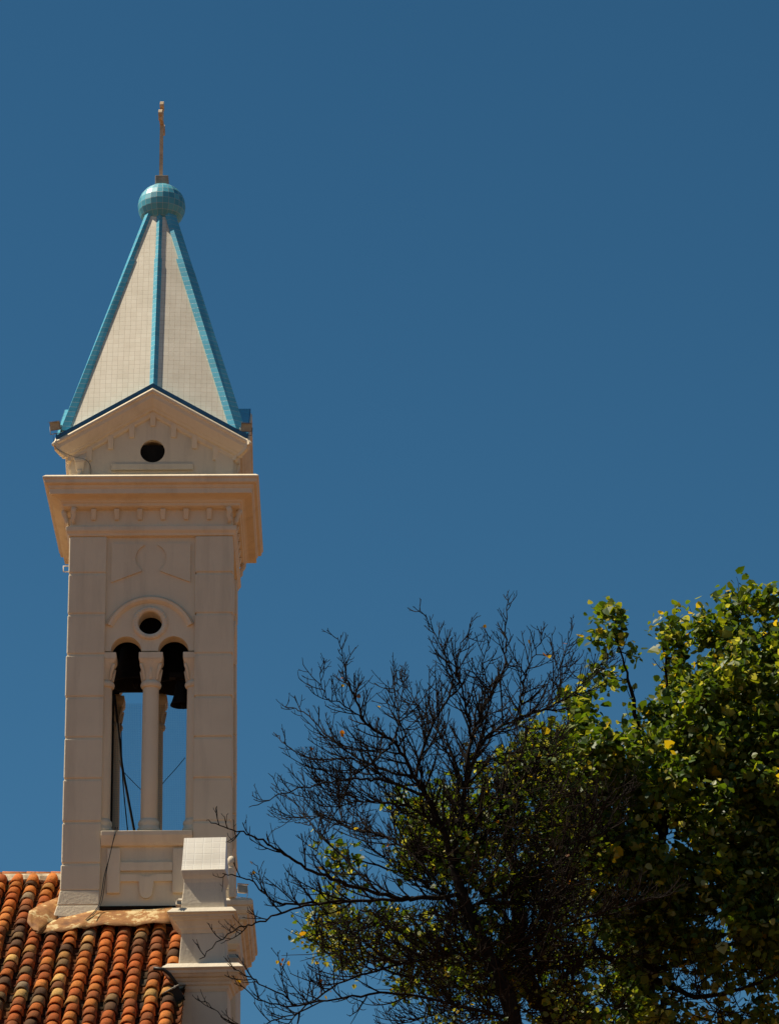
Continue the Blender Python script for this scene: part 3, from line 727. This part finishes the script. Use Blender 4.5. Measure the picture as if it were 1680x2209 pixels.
pring('pinnacle_cornice', 0.355, [(-.02, 13.60), (0.0, 13.63), (0.02, 13.66), (0.03, 13.70), (0.06, 13.715), (0.075, 13.75), (0.10, 13.77), (0.12, 13.80), (0.16, 13.815), (0.19, 13.85), (0.21, 13.86), (0.22, 13.90), (0.25, 13.925), (0.26, 13.935), (0.22, 13.975), (0.215, 13.977), (0.175, 14.015), (0.03, 14.03)], 'pier', 0.006, 0.02)
pring('pinnacle_shaft', 0.355, [(0.03, 11.6), (0.0, 13.61)], 'pier', 0.012, 0.02)
# lamps on the ledges and the black lamp on the roof edge
floodlight('floodlight', at(455, 1970, -1.42) if False else (0.645, -2.63, 14.575), (0.6, -1, 0.3), 0.085, 'tiny white spotlight on the left corner of the upper ledge', 'lamp_white')
floodlight('floodlight', (1.47, -2.50, 13.70), (0.1, -0.7, 0.9), 0.16, 'pale spotlight standing on the right end of the lower ledge', 'lamp_white')
p = at(372, 2178, -2.9)
e = empty('floodlight', p, 'black floodlight on a black bar over the roof tiles beside the white shaft', 'floodlight', 'floodlights on the church')
m = MB(); a = [at(x, y, -2.75) for x, y in ((331, 2090), (352, 2092), (366, 2103), (384, 2128))]
m.tube(a, 0.030, 6); m.tube([at(378, 2128, -2.8), at(382, 2165, -2.9)], .022, 6)
m.build('support_bar', M['lamp_black'], e)
T = Matrix.Translation(at(374, 2150, -2.9)) @ Matrix.Rotation(R(-28), 4, 'Y') @ Matrix.Rotation(R(15), 4, 'X')
m = MB(); m.hexa([(-.13, -.10, -.13), (.13, -.10, -.13), (.13, .08, -.09), (-.13, .08, -.09)], [(-.13, -.10, .10), (.13, -.10, .10), (.13, .08, .07), (-.13, .08, .07)])
h = m.moved(T).build('housing', M['lamp_black'], e, bevel=.01)
MB().box(-.14, .14, -.16, .04, .105, .12).moved(T).build('visor', M['lamp_body'], h)
MB().box(-.11, .11, -.106, -.102, -.10, .08).moved(T).build('lens', M['lamp_black'], h)

# ------------------------------------------------------------------ trees
def V(a): return np.asarray(a, float)
def smooth_path(pts, per=8):
    pts = [Vector(p) for p in pts]; out = []
    for i in range(len(pts)-1):
        a, b = pts[i], pts[i+1]; p0 = pts[max(i-1, 0)]; p3 = pts[min(i+2, len(pts)-1)]
        for q in range(per):
            t = q/per; out.append(0.5*((2*a)+(b-p0)*t+(2*p0-5*a+4*b-p3)*t*t+(3*a-p0-3*b+p3)*t**3))
    out.append(pts[-1]); return out
def jitter(path, amt):
    return [p+Vector((random.gauss(0, amt), random.gauss(0, amt), random.gauss(0, amt))) for p in path]
def limb(mb, px, Ys, r0, r1, sides=7, jit=0.007):
    pts = [at(x, y, Ys[0]+(Ys[1]-Ys[0])*i/(len(px)-1)) for i, (x, y) in enumerate(px)]
    path = smooth_path(pts, 7); path = [path[0]]+jitter(path[1:-1], jit)+[path[-1]]
    n = len(path); rad = [(r0+(r1-r0)*(i/(n-1))**0.8)*random.uniform(.92, 1.1) for i in range(n)]
    mb.tube(path, rad, sides); return path, rad
UP = Vector((0, 0, 1))
def shoot(mb, p, d, length, r0, r1, seg, curve, wob, sides=4):
    pts = [p.copy()]; d = d.normalized(); st = length/seg
    for i in range(seg):
        d = (d+UP*curve+Vector((random.gauss(0, wob), random.gauss(0, wob), random.gauss(0, wob)))).normalized()
        pts.append(pts[-1]+d*st)
    rad = [r0+(r1-r0)*i/seg for i in range(seg+1)]
    mb.tube(pts, rad, sides, False); return pts
def side_dir(d, ang, flat=0.75):
    a = d.cross(Vector((0, 1, 0)));
    if a.length < 1e-3: a = Vector((1, 0, 0))
    a.normalize(); b = a.cross(d).normalized(); t = random.uniform(0, 2*math.pi)
    s = a*math.cos(t)+b*math.sin(t)*flat
    return (d*math.cos(ang)+s.normalized()*math.sin(ang)).normalized()
tips = []
def branch_out(mb, path, rad, level, spacing, length, start=0.15, shrink=True, ang=(28, 60)):
    """secondary growth along a limb: level 2 branch, 1 twig, 0 spur"""
    acc = 0.0; n = len(path); tot = sum((path[i+1]-path[i]).length for i in range(n-1)); run = 0
    for i in range(n-1):
        s = path[i+1]-path[i]; L = s.length
        if L < 1e-6: continue
        acc += L; run += L
        while acc > spacing:
            acc -= spacing*random.uniform(.7, 1.3)
            if run/tot < start: continue
            d = side_dir(s/L, R(random.uniform(*ang)))
            if d.z < -0.25 and random.random() < .8: d.z *= -.6; d.normalize()
            k = (1-0.76*run/tot) if shrink else 1
            ln = length*k*random.uniform(.45, 1.25)
            p = path[i].lerp(path[i+1], random.random())
            if level == 2:
                r = min(rad[i]*.55, .0085)+.002
                q = shoot(mb, p, d, ln, r, .0032, 10, .07, .055, 5)
                rr = [r+(.0035-r)*j/10 for j in range(11)]
                branch_out(mb, q, rr, 1, .054, ln*.38+.13, .10); tips.append(q[-1])
            elif level == 1:
                q = shoot(mb, p, d, ln, min(.0044, rad[i]*.8), .0023, 6, .10, .06, 4)
                branch_out(mb, q, [.004]*6, 0, .075, .09, .2); tips.append(q[-1])
            else:
                q = shoot(mb, p, d, ln, .0027, .0019, 3, .12, .08, 3)
    return

# -- bare tree
TY = -24.0
bare = empty('bare_tree', (at(1110, 2300, TY).x, TY, 0), 'dark tree with bare tangled branches and a few yellow leaves, right of the tower', 'tree')
tb = MB()
base = at(1110, 2230, TY)
tr = smooth_path([Vector((base.x+.25, TY+.1, 0)), Vector((base.x+.15, TY+.1, 3)), Vector((base.x+.05, TY, 6)), base, at(1066, 2095, TY), at(1010, 1960, TY), at(974, 1868, TY)], 6)
tb.tube(tr, [.125-.092*i/(len(tr)-1) for i in range(len(tr))], 12); tb.build('trunk', M['bark'], bare)
LIMBS = [
 ([(974, 1868), (990, 1790), (1000, 1700), (1015, 1600), (1045, 1520), (1085, 1450), (1090, 1380), (1095, 1275)], (-24, -23.6), .055, .004),
 ([(974, 1868), (960, 1800), (920, 1720), (895, 1680), (850, 1600), (790, 1560), (755, 1480), (745, 1450), (728, 1375)], (-24, -24.5), .050, .004),
 ([(895, 1680), (930, 1570), (975, 1480), (960, 1420), (905, 1305)], (-24.2, -24.0), .026, .004),
 ([(1000, 1700), (1050, 1590), (1120, 1550), (1200, 1520), (1260, 1470), (1310, 1410)], (-23.9, -23.2), .030, .004),
 ([(1015, 1600), (1000, 1500), (985, 1430), (1018, 1340)], (-23.8, -24.6), .022, .004),
 ([(1120, 1550), (1130, 1470), (1150, 1420), (1178, 1350)], (-23.5, -23.9), .018, .004),
 ([(1180, 1530), (1200, 1460), (1238, 1345)], (-23.4, -23.2), .014, .004),
 ([(1000, 1930), (900, 1940), (820, 1930), (700, 1890), (620, 1850), (560, 1810), (500, 1790), (445, 1770)], (-24, -25.4), .042, .004),
 ([(900, 1940), (760, 1945), (660, 1950), (590, 1945), (540, 1900), (480, 1885)], (-24.2, -25.0), .028, .005),
 ([(760, 1945), (660, 1955), (560, 1990), (500, 2010), (430, 2070)], (-24.4, -25.2), .022, .005),
 ([(920, 1720), (850, 1690), (780, 1680), (700, 1690), (620, 1710), (537, 1742)], (-24.1, -25.3), .026, .004),
 ([(850, 1600), (810, 1640), (760, 1680), (730, 1740), (700, 1800), (680, 1850)], (-24.3, -24.9), .018, .005),
 ([(895, 1680), (800, 1650), (720, 1600), (660, 1540), (615, 1524)], (-24.2, -23.6), .022, .004),
 ([(850, 1690), (760, 1640), (680, 1640), (620, 1610), (590, 1580)], (-24.2, -23.2), .018, .004),
 ([(820, 1930), (740, 1850), (680, 1790), (640, 1740), (585, 1690)], (-24.2, -23.4), .020, .004),
 ([(940, 1900), (860, 1820), (780, 1790), (690, 1760), (600, 1770)], (-24.0, -22.8), .022, .004),
 ([(1066, 2095), (1000, 2060), (880, 2080), (760, 2110), (660, 2170), (600, 2240)], (-24, -24.8), .030, .006),
 ([(1100, 2200), (900, 2150), (760, 2150), (640, 2170), (560, 2160), (500, 2105)], (-24, -25.4), .026, .004),
 ([(640, 2170), (560, 2120), (520, 2100), (490, 2080)], (-25, -25.3), .012, .004),
 ([(700, 2160), (600, 2200), (520, 2215), (440, 2160)], (-25, -25.6), .012, .004),
 ([(974, 1868), (1050, 1800), (1130, 1700), (1170, 1620), (1230, 1560)], (-24, -22.8), .034, .005),
 ([(850, 1600), (860, 1540), (850, 1480), (875, 1455)], (-24.3, -23.7), .014, .004),
 ([(790, 1560), (740, 1520), (700, 1500), (690, 1440)], (-24.4, -24.9), .012, .004),
 ([(1010, 1960), (1150, 1900), (1250, 1820), (1330, 1700)], (-24, -24.6), .034, .006),
 ([(1040, 2040), (1180, 2010), (1320, 1960), (1450, 1930)], (-24, -25.0), .030, .006),
]
LIMBS += [
 ([(1000, 1700), (960, 1600), (905, 1530), (870, 1470)], (-24, -23.4), .02, .004),
 ([(1015, 1600), (1060, 1510), (1040, 1440), (1060, 1370)], (-23.8, -24.3), .016, .004),
 ([(960, 1800), (880, 1740), (800, 1730), (700, 1740), (650, 1700)], (-24, -24.6), .02, .004),
 ([(1066, 2095), (1150, 2000), (1220, 1880), (1300, 1790), (1360, 1690)], (-24, -23.2), .03, .005),
 ([(1040, 2040), (980, 1960), (900, 1880), (830, 1850), (760, 1800)], (-24, -23.0), .022, .004),
 ([(1066, 2095), (1150, 2100), (1260, 2070), (1380, 2060)], (-24, -23.4), .026, .005),
 ([(1100, 2200), (1010, 2180), (900, 2200), (800, 2230)], (-24, -23.4), .022, .004)]
TALL = {0, 1, 2, 4, 5, 6, 21, 22, 25, 26}
SPARSE = {7, 8, 9, 10, 12, 13, 14, 17, 18, 19}
bb = MB(); bare_paths = []
for px, Ys, r0, r1 in LIMBS:
    p, r = limb(bb, px, Ys, r0*.58, r1*.75); bare_paths.append((p, r))
for i, (p, r) in enumerate(bare_paths):
    sp, ln = ((.15, .52) if i in SPARSE else (.056, .54) if i in TALL else (.046, .80))
    branch_out(bb, p, r, 2, sp, ln, .08, ang=(22, 48) if i in SPARSE else (25, 58))
bb.build('crown', M['bark'], bare, recalc=False)

# leaves: folded heart shaped blades, all of one crown in one mesh
LEAF = np.array([(0, 0, 0), (-.46, .18, .10), (-.40, .58, .10), (0, 1, -.06), (.40, .58, .10), (.46, .18, .10)])
def leaves(name, pos, size, parent, yellow=0.06, droop=0.35, tints=None):
    n = len(pos); pos = np.asarray(pos, float)
    nrm = rng.normal(size=(n, 3)); nrm[:, 2] = np.abs(nrm[:, 2])*1.1+.25; nrm /= np.linalg.norm(nrm, axis=1, keepdims=True)
    ax = rng.normal(size=(n, 3)); ax[:, 2] -= droop*1.6; ax -= nrm*(ax*nrm).sum(1, keepdims=True); ax /= np.linalg.norm(ax, axis=1, keepdims=True)
    sd = np.cross(ax, nrm); s = size*rng.uniform(.5, 1.0, (n, 1))*np.where(rng.random((n, 1)) < .12, 1.55, 1.0)
    fold = rng.uniform(-.6, 1.8, (n, 1))
    vs = np.zeros((n, 6, 3))
    for k in range(6): vs[:, k] = pos + s*(sd*LEAF[k, 0]+ax*LEAF[k, 1]+nrm*LEAF[k, 2]*fold)
    idx = np.arange(n)[:, None]*6
    fa = (idx+np.array([0, 1, 2, 3])).tolist(); fb = (idx+np.array([0, 3, 4, 5])).tolist()
    me = bpy.data.meshes.new(name); me.from_pydata(vs.reshape(-1, 3).tolist(), [], fa+fb)
    base = np.array([(0.045, 0.085, 0.010), (0.075, 0.115, 0.012), (0.030, 0.062, 0.008), (0.125, 0.155, 0.018), (0.055, 0.095, 0.014)])
    col = base[rng.integers(0, 5, n)]*rng.uniform(.8, 1.9, (n, 1))
    pale = rng.random(n) < .10; col[pale] = np.array((0.36, 0.39, 0.15))*rng.uniform(.7, 1.15, (pale.sum(), 1))      # random pale leaves, painted in as glints of light
    ye = rng.random(n) < yellow; col[ye] = np.array((0.46, 0.36, 0.03))*rng.uniform(.7, 1.2, (ye.sum(), 1))
    if tints is not None: col = tints(n)
    c4 = np.repeat(np.concatenate([col, np.ones((n, 1))], 1), 6, 0)
    a = me.color_attributes.new('tint', 'FLOAT_COLOR', 'POINT'); a.data.foreach_set('color', c4.ravel().astype(np.float32))
    me.materials.append(M['leaf']); me.update()
    o = bpy.data.objects.new(name, me); COL.objects.link(o); attach(o, parent); return o
# fallen back to a few clinging leaves
sel = [tips[i] for i in rng.choice(len(tips), 26, replace=False)]
spots = [at(x, y, -24.2) for x, y in ((540, 1858), (548, 1880), (1180, 1415), (1183, 1420), (738, 1585), (742, 1478), (770, 1500), (820, 1527), (600, 2073), (612, 2068), (606, 2078), (620, 2075), (520, 2118), (690, 2143), (700, 2150), (712, 2140), (1215, 1388), (1225, 1480), (655, 2010), (1140, 1380))]
leaves('foliage', [tuple(p) for p in sel+spots], .055, bare, tints=lambda n: np.array([(0.34, 0.20, 0.02), (0.30, 0.12, 0.02), (0.10, 0.04, 0.02), (0.36, 0.28, 0.04)])[rng.integers(0, 4, n)])

# -- leafy trees: limbs, then twigs grown to cluster centres spread through the crown
def inside(poly, pts):
    x, y = pts[:, 0], pts[:, 1]; c = np.zeros(len(pts), bool); n = len(poly)
    for i in range(n):
        x1, y1 = poly[i]; x2, y2 = poly[(i+1) % n]
        if y1 == y2: continue
        c ^= ((y1 > y) != (y2 > y)) & (x < (x2-x1)*(y-y1)/(y2-y1)+x1)
    return c
def fill(poly, n, Y0, Y1, clump=0.0):
    poly = V(poly); lo, hi = poly.min(0), poly.max(0); out = []
    cl = [(rng.uniform(lo[0], hi[0]), rng.uniform(lo[1], hi[1]), rng.uniform(35, 75)) for _ in range(28)]      # gaps
    while len(out) < n:
        q = rng.uniform(lo, hi, (n*2, 2)); q = q[inside(poly, q)]
        for x, y in q:
            if clump and rng.random() < clump and any((x-a)**2+(y-b)**2 < r*r for a, b, r in cl): continue
            out.append(at(x, y, rng.uniform(Y0, Y1)))
            if len(out) >= n: break
    return out
def leafy(name, label, trunk_px, Yt, limbs, fills, leafn, size, yellow, bare_fill=()):
    b = at(*trunk_px[0], Yt)
    root = empty(name, (b.x, Yt, 0), label, 'tree')
    tb = MB(); path = smooth_path([Vector((b.x, Yt, 0)), Vector((b.x+.1, Yt, b.z*.5))]+[at(x, y, Yt) for x, y in trunk_px], 6)
    tb.tube(path, [.13-.095*i/(len(path)-1) for i in range(len(path))], 12); tb.build('trunk', M['bark_brown'], root)
    mb = MB(); sk = [np.array(p) for p in path[len(path)//2:]]
    for px, Ys, r0, r1 in limbs:
        p, r = limb(mb, px, Ys, r0, r1, 6); sk += [np.array(q) for q in p]
        branch_out(mb, p, r, 1, .12, .5, .1)
    pts = [p for f in fills for p in f]; nleafy = len(pts); pts = pts+list(bare_fill)
    skel = np.zeros((len(sk)+len(pts)*4, 3)); skel[:len(sk)] = sk; m = len(sk)
    P = np.array([tuple(p) for p in pts])
    d0 = np.array([((skel[:m]-p)**2).sum(1).min() for p in P]); order = np.argsort(d0)
    lp = []
    for i in order:
        c = P[i]; dd = skel[:m]-c; dist = np.sqrt((dd**2).sum(1)); cost = dist+0.35*np.maximum(0, dd[:, 2])
        j = int(cost.argmin()); a = skel[j]; L = dist[j]
        mid = (a+c)/2+rng.normal(size=3)*.08*L+np.array((0, 0, -.10*L))
        q = [Vector(a+(mid-a)*t*2*(1-t)+(c-a)*t*t) if False else Vector((1-t)**2*a+2*t*(1-t)*mid+t*t*c) for t in (0, .25, .5, .75, 1)]
        mb.tube(q, [.0075, .0065, .0055, .0045, .0035], 4, False)
        for t in q[1:]: skel[m] = t; m += 1
        e = (q[-1]-q[-2]).normalized(); tip = shoot(mb, q[-1], (e+UP*.5), rng.uniform(.07, .2), .0035, .0022, 4, .15, .12, 3)
        k = rng.poisson(leafn) if i < nleafy else 0
        if i >= nleafy:
            for _ in range(4):
                shoot(mb, q[rng.integers(1, 5)], side_dir(e, R(40))+UP*.3, rng.uniform(.2, .45), .0045, .0026, 5, .1, .12, 3)
        for _ in range(k):
            s = tip[rng.integers(0, len(tip))] if rng.random() < .65 else q[rng.integers(2, 5)]
            lp.append(np.array(s)+rng.normal(size=3)*.055)
    mb.build('crown', M['bark_brown'], root, recalc=False)
    leaves('foliage', lp, size, root, yellow)
    return root, len(lp)
A = [(1200, 1600), (1240, 1560), (1290, 1640), (1340, 1590), (1392, 1530), (1430, 1485), (1470, 1450), (1510, 1430), (1550, 1415), (1590, 1390), (1640, 1375), (1700, 1330), (1800, 1500), (1800, 2080), (1600, 2010), (1450, 1930), (1300, 1880), (1230, 1780), (1130, 1640)]
A2 = [(1420, 1520), (1510, 1445), (1600, 1405), (1720, 1360), (1780, 1700), (1760, 2060), (1600, 2050), (1540, 1850), (1420, 1750)]
A3 = [(1560, 1650), (1760, 1620), (1760, 2090), (1590, 2080)]
D = [(1180, 1960), (1400, 1920), (1760, 2000), (1760, 2260), (1180, 2260)]
B2 = [(1150, 1700), (1400, 1750), (1450, 2000), (1150, 2000)]
sprigs = []
for poly, n in (([(1275, 1350), (1300, 1320), (1345, 1330), (1362, 1360), (1330, 1400), (1290, 1390)], 9), ([(1560, 1275), (1590, 1270), (1610, 1380), (1565, 1390)], 16), ([(1415, 1335), (1440, 1320), (1490, 1410), (1450, 1440)], 14),
                ([(1490, 1345), (1530, 1335), (1545, 1390), (1510, 1400)], 10), ([(1625, 1305), (1690, 1290), (1690, 1340), (1640, 1330)], 9), ([(1285, 1450), (1340, 1440), (1345, 1475), (1300, 1480)], 4), ([(1225, 1500), (1270, 1510), (1270, 1545), (1220, 1540)], 7), ([(1360, 1410), (1378, 1408), (1378, 1420), (1362, 1420)], 1)):
    sprigs += fill(poly, n, -21.9, -21.3)
r1, n1 = leafy('leafy_tree', 'dense green leafy tree with yellow flecks filling the right edge', [(1400, 2260), (1395, 2100), (1410, 1950), (1430, 1800)], -21.5,
  [([(1430, 1800), (1470, 1650), (1520, 1500), (1560, 1380), (1578, 1275)], (-21.5, -21.4), .05, .004),
   ([(1430, 1800), (1390, 1650), (1370, 1540), (1352, 1450), (1322, 1355)], (-21.5, -21.8), .045, .004),
   ([(1470, 1650), (1440, 1500), (1428, 1340)], (-21.5, -21.5), .03, .004),
   ([(1470, 1700), (1580, 1560), (1640, 1420), (1655, 1310)], (-21.4, -21.0), .04, .004),
   ([(1410, 1950), (1300, 1800), (1220, 1680), (1180, 1580)], (-21.5, -21.9), .045, .005),
   ([(1410, 1950), (1560, 1850), (1660, 1750), (1720, 1650)], (-21.5, -21.0), .05, .006),
   ([(1400, 2100), (1550, 2050), (1700, 1980)], (-21.5, -20.8), .04, .006),
   ([(1400, 2120), (1300, 2060), (1230, 1980), (1200, 1900)], (-21.5, -22.2), .035, .006),
   ([(1400, 2100), (1500, 2150), (1640, 2120), (1720, 2060)], (-21.5, -22.2), .035, .006),
   ([(1430, 1800), (1340, 1700), (1290, 1620), (1240, 1540)], (-21.4, -20.8), .035, .004)],
  [fill(A, 720, -22.4, -20.4, .25), fill([(1110, 1600), (1200, 1570), (1260, 1540), (1340, 1640), (1260, 1740), (1120, 1690)], 95, -22.4, -21.0, .2), fill([(1180, 1760), (1330, 1740), (1420, 1900), (1250, 1950)], 60, -22.2, -21.0, .3), fill(A2, 480, -22.2, -19.6, .15), fill(A3, 330, -22.0, -19.4), fill(D, 330, -22.2, -20.6, .8), sprigs], 26, .084, .035, fill(D, 200, -22.4, -20.8)+fill(B2, 130, -22.2, -21.2))
B = [(1130, 1560), (1240, 1620), (1290, 1760), (1280, 1900), (1150, 1950), (1050, 1930), (900, 1860), (870, 1800), (970, 1700), (1060, 1640)]
C = [(655, 1990), (720, 1935), (850, 1980), (1000, 1960), (1120, 2000), (1190, 2100), (1060, 2160), (860, 2140), (770, 2110), (690, 2060)]
r2, n2 = leafy('leafy_tree', 'thin half bare green tree growing low behind the dark bare branches', [(1200, 2280), (1150, 2150), (1120, 2020), (1110, 1900)], -22.8,
  [([(1110, 1900), (1100, 1800), (1130, 1700), (1150, 1600)], (-22.8, -22.6), .035, .005),
   ([(1120, 2020), (1020, 1900), (950, 1820), (900, 1800)], (-22.8, -23.0), .035, .005),
   ([(1150, 2150), (1050, 2060), (900, 2020), (780, 1990), (690, 1995)], (-22.8, -23.3), .04, .005),
   ([(1120, 2020), (1000, 1960), (880, 1890), (745, 1850)], (-22.8, -23.2), .03, .004),
   ([(1150, 2150), (1000, 2130), (880, 2110), (760, 2060)], (-22.8, -23.0), .03, .005),
   ([(1110, 1900), (1200, 1780), (1240, 1680)], (-22.8, -22.2), .03, .005),
   ([(1150, 2150), (1250, 2080), (1300, 1980)], (-22.8, -22.4), .03, .005)],
  [fill(B, 360, -24.0, -22.2, .5), fill([(950, 1900), (1250, 1900), (1280, 2240), (900, 2240)], 90, -24.2, -22.6, .6), fill([(840, 1740), (960, 1690), (1010, 1760), (960, 1900), (860, 1880)], 70, -23.6, -22.8, .3), fill(C, 230, -23.6, -22.2, .75), fill([(700, 1830), (765, 1830), (770, 1890), (710, 1885)], 12, -23.2, -22.9), fill([(870, 1810), (940, 1790), (950, 1860), (880, 1860)], 18, -23.2, -22.8), fill([(655, 2010), (690, 2000), (690, 2040), (660, 2045)], 9, -23.3, -23.1)], 15, .060, .04, fill(B, 210, -24.8, -22.8)+fill(C, 110, -24.6, -22.8)+fill([(900, 2050), (1250, 2000), (1250, 2230), (900, 2230)], 170, -24.7, -22.6))
print('leaves', n1, n2, 'tips', len(tips), 'bare faces', len(bb.f))
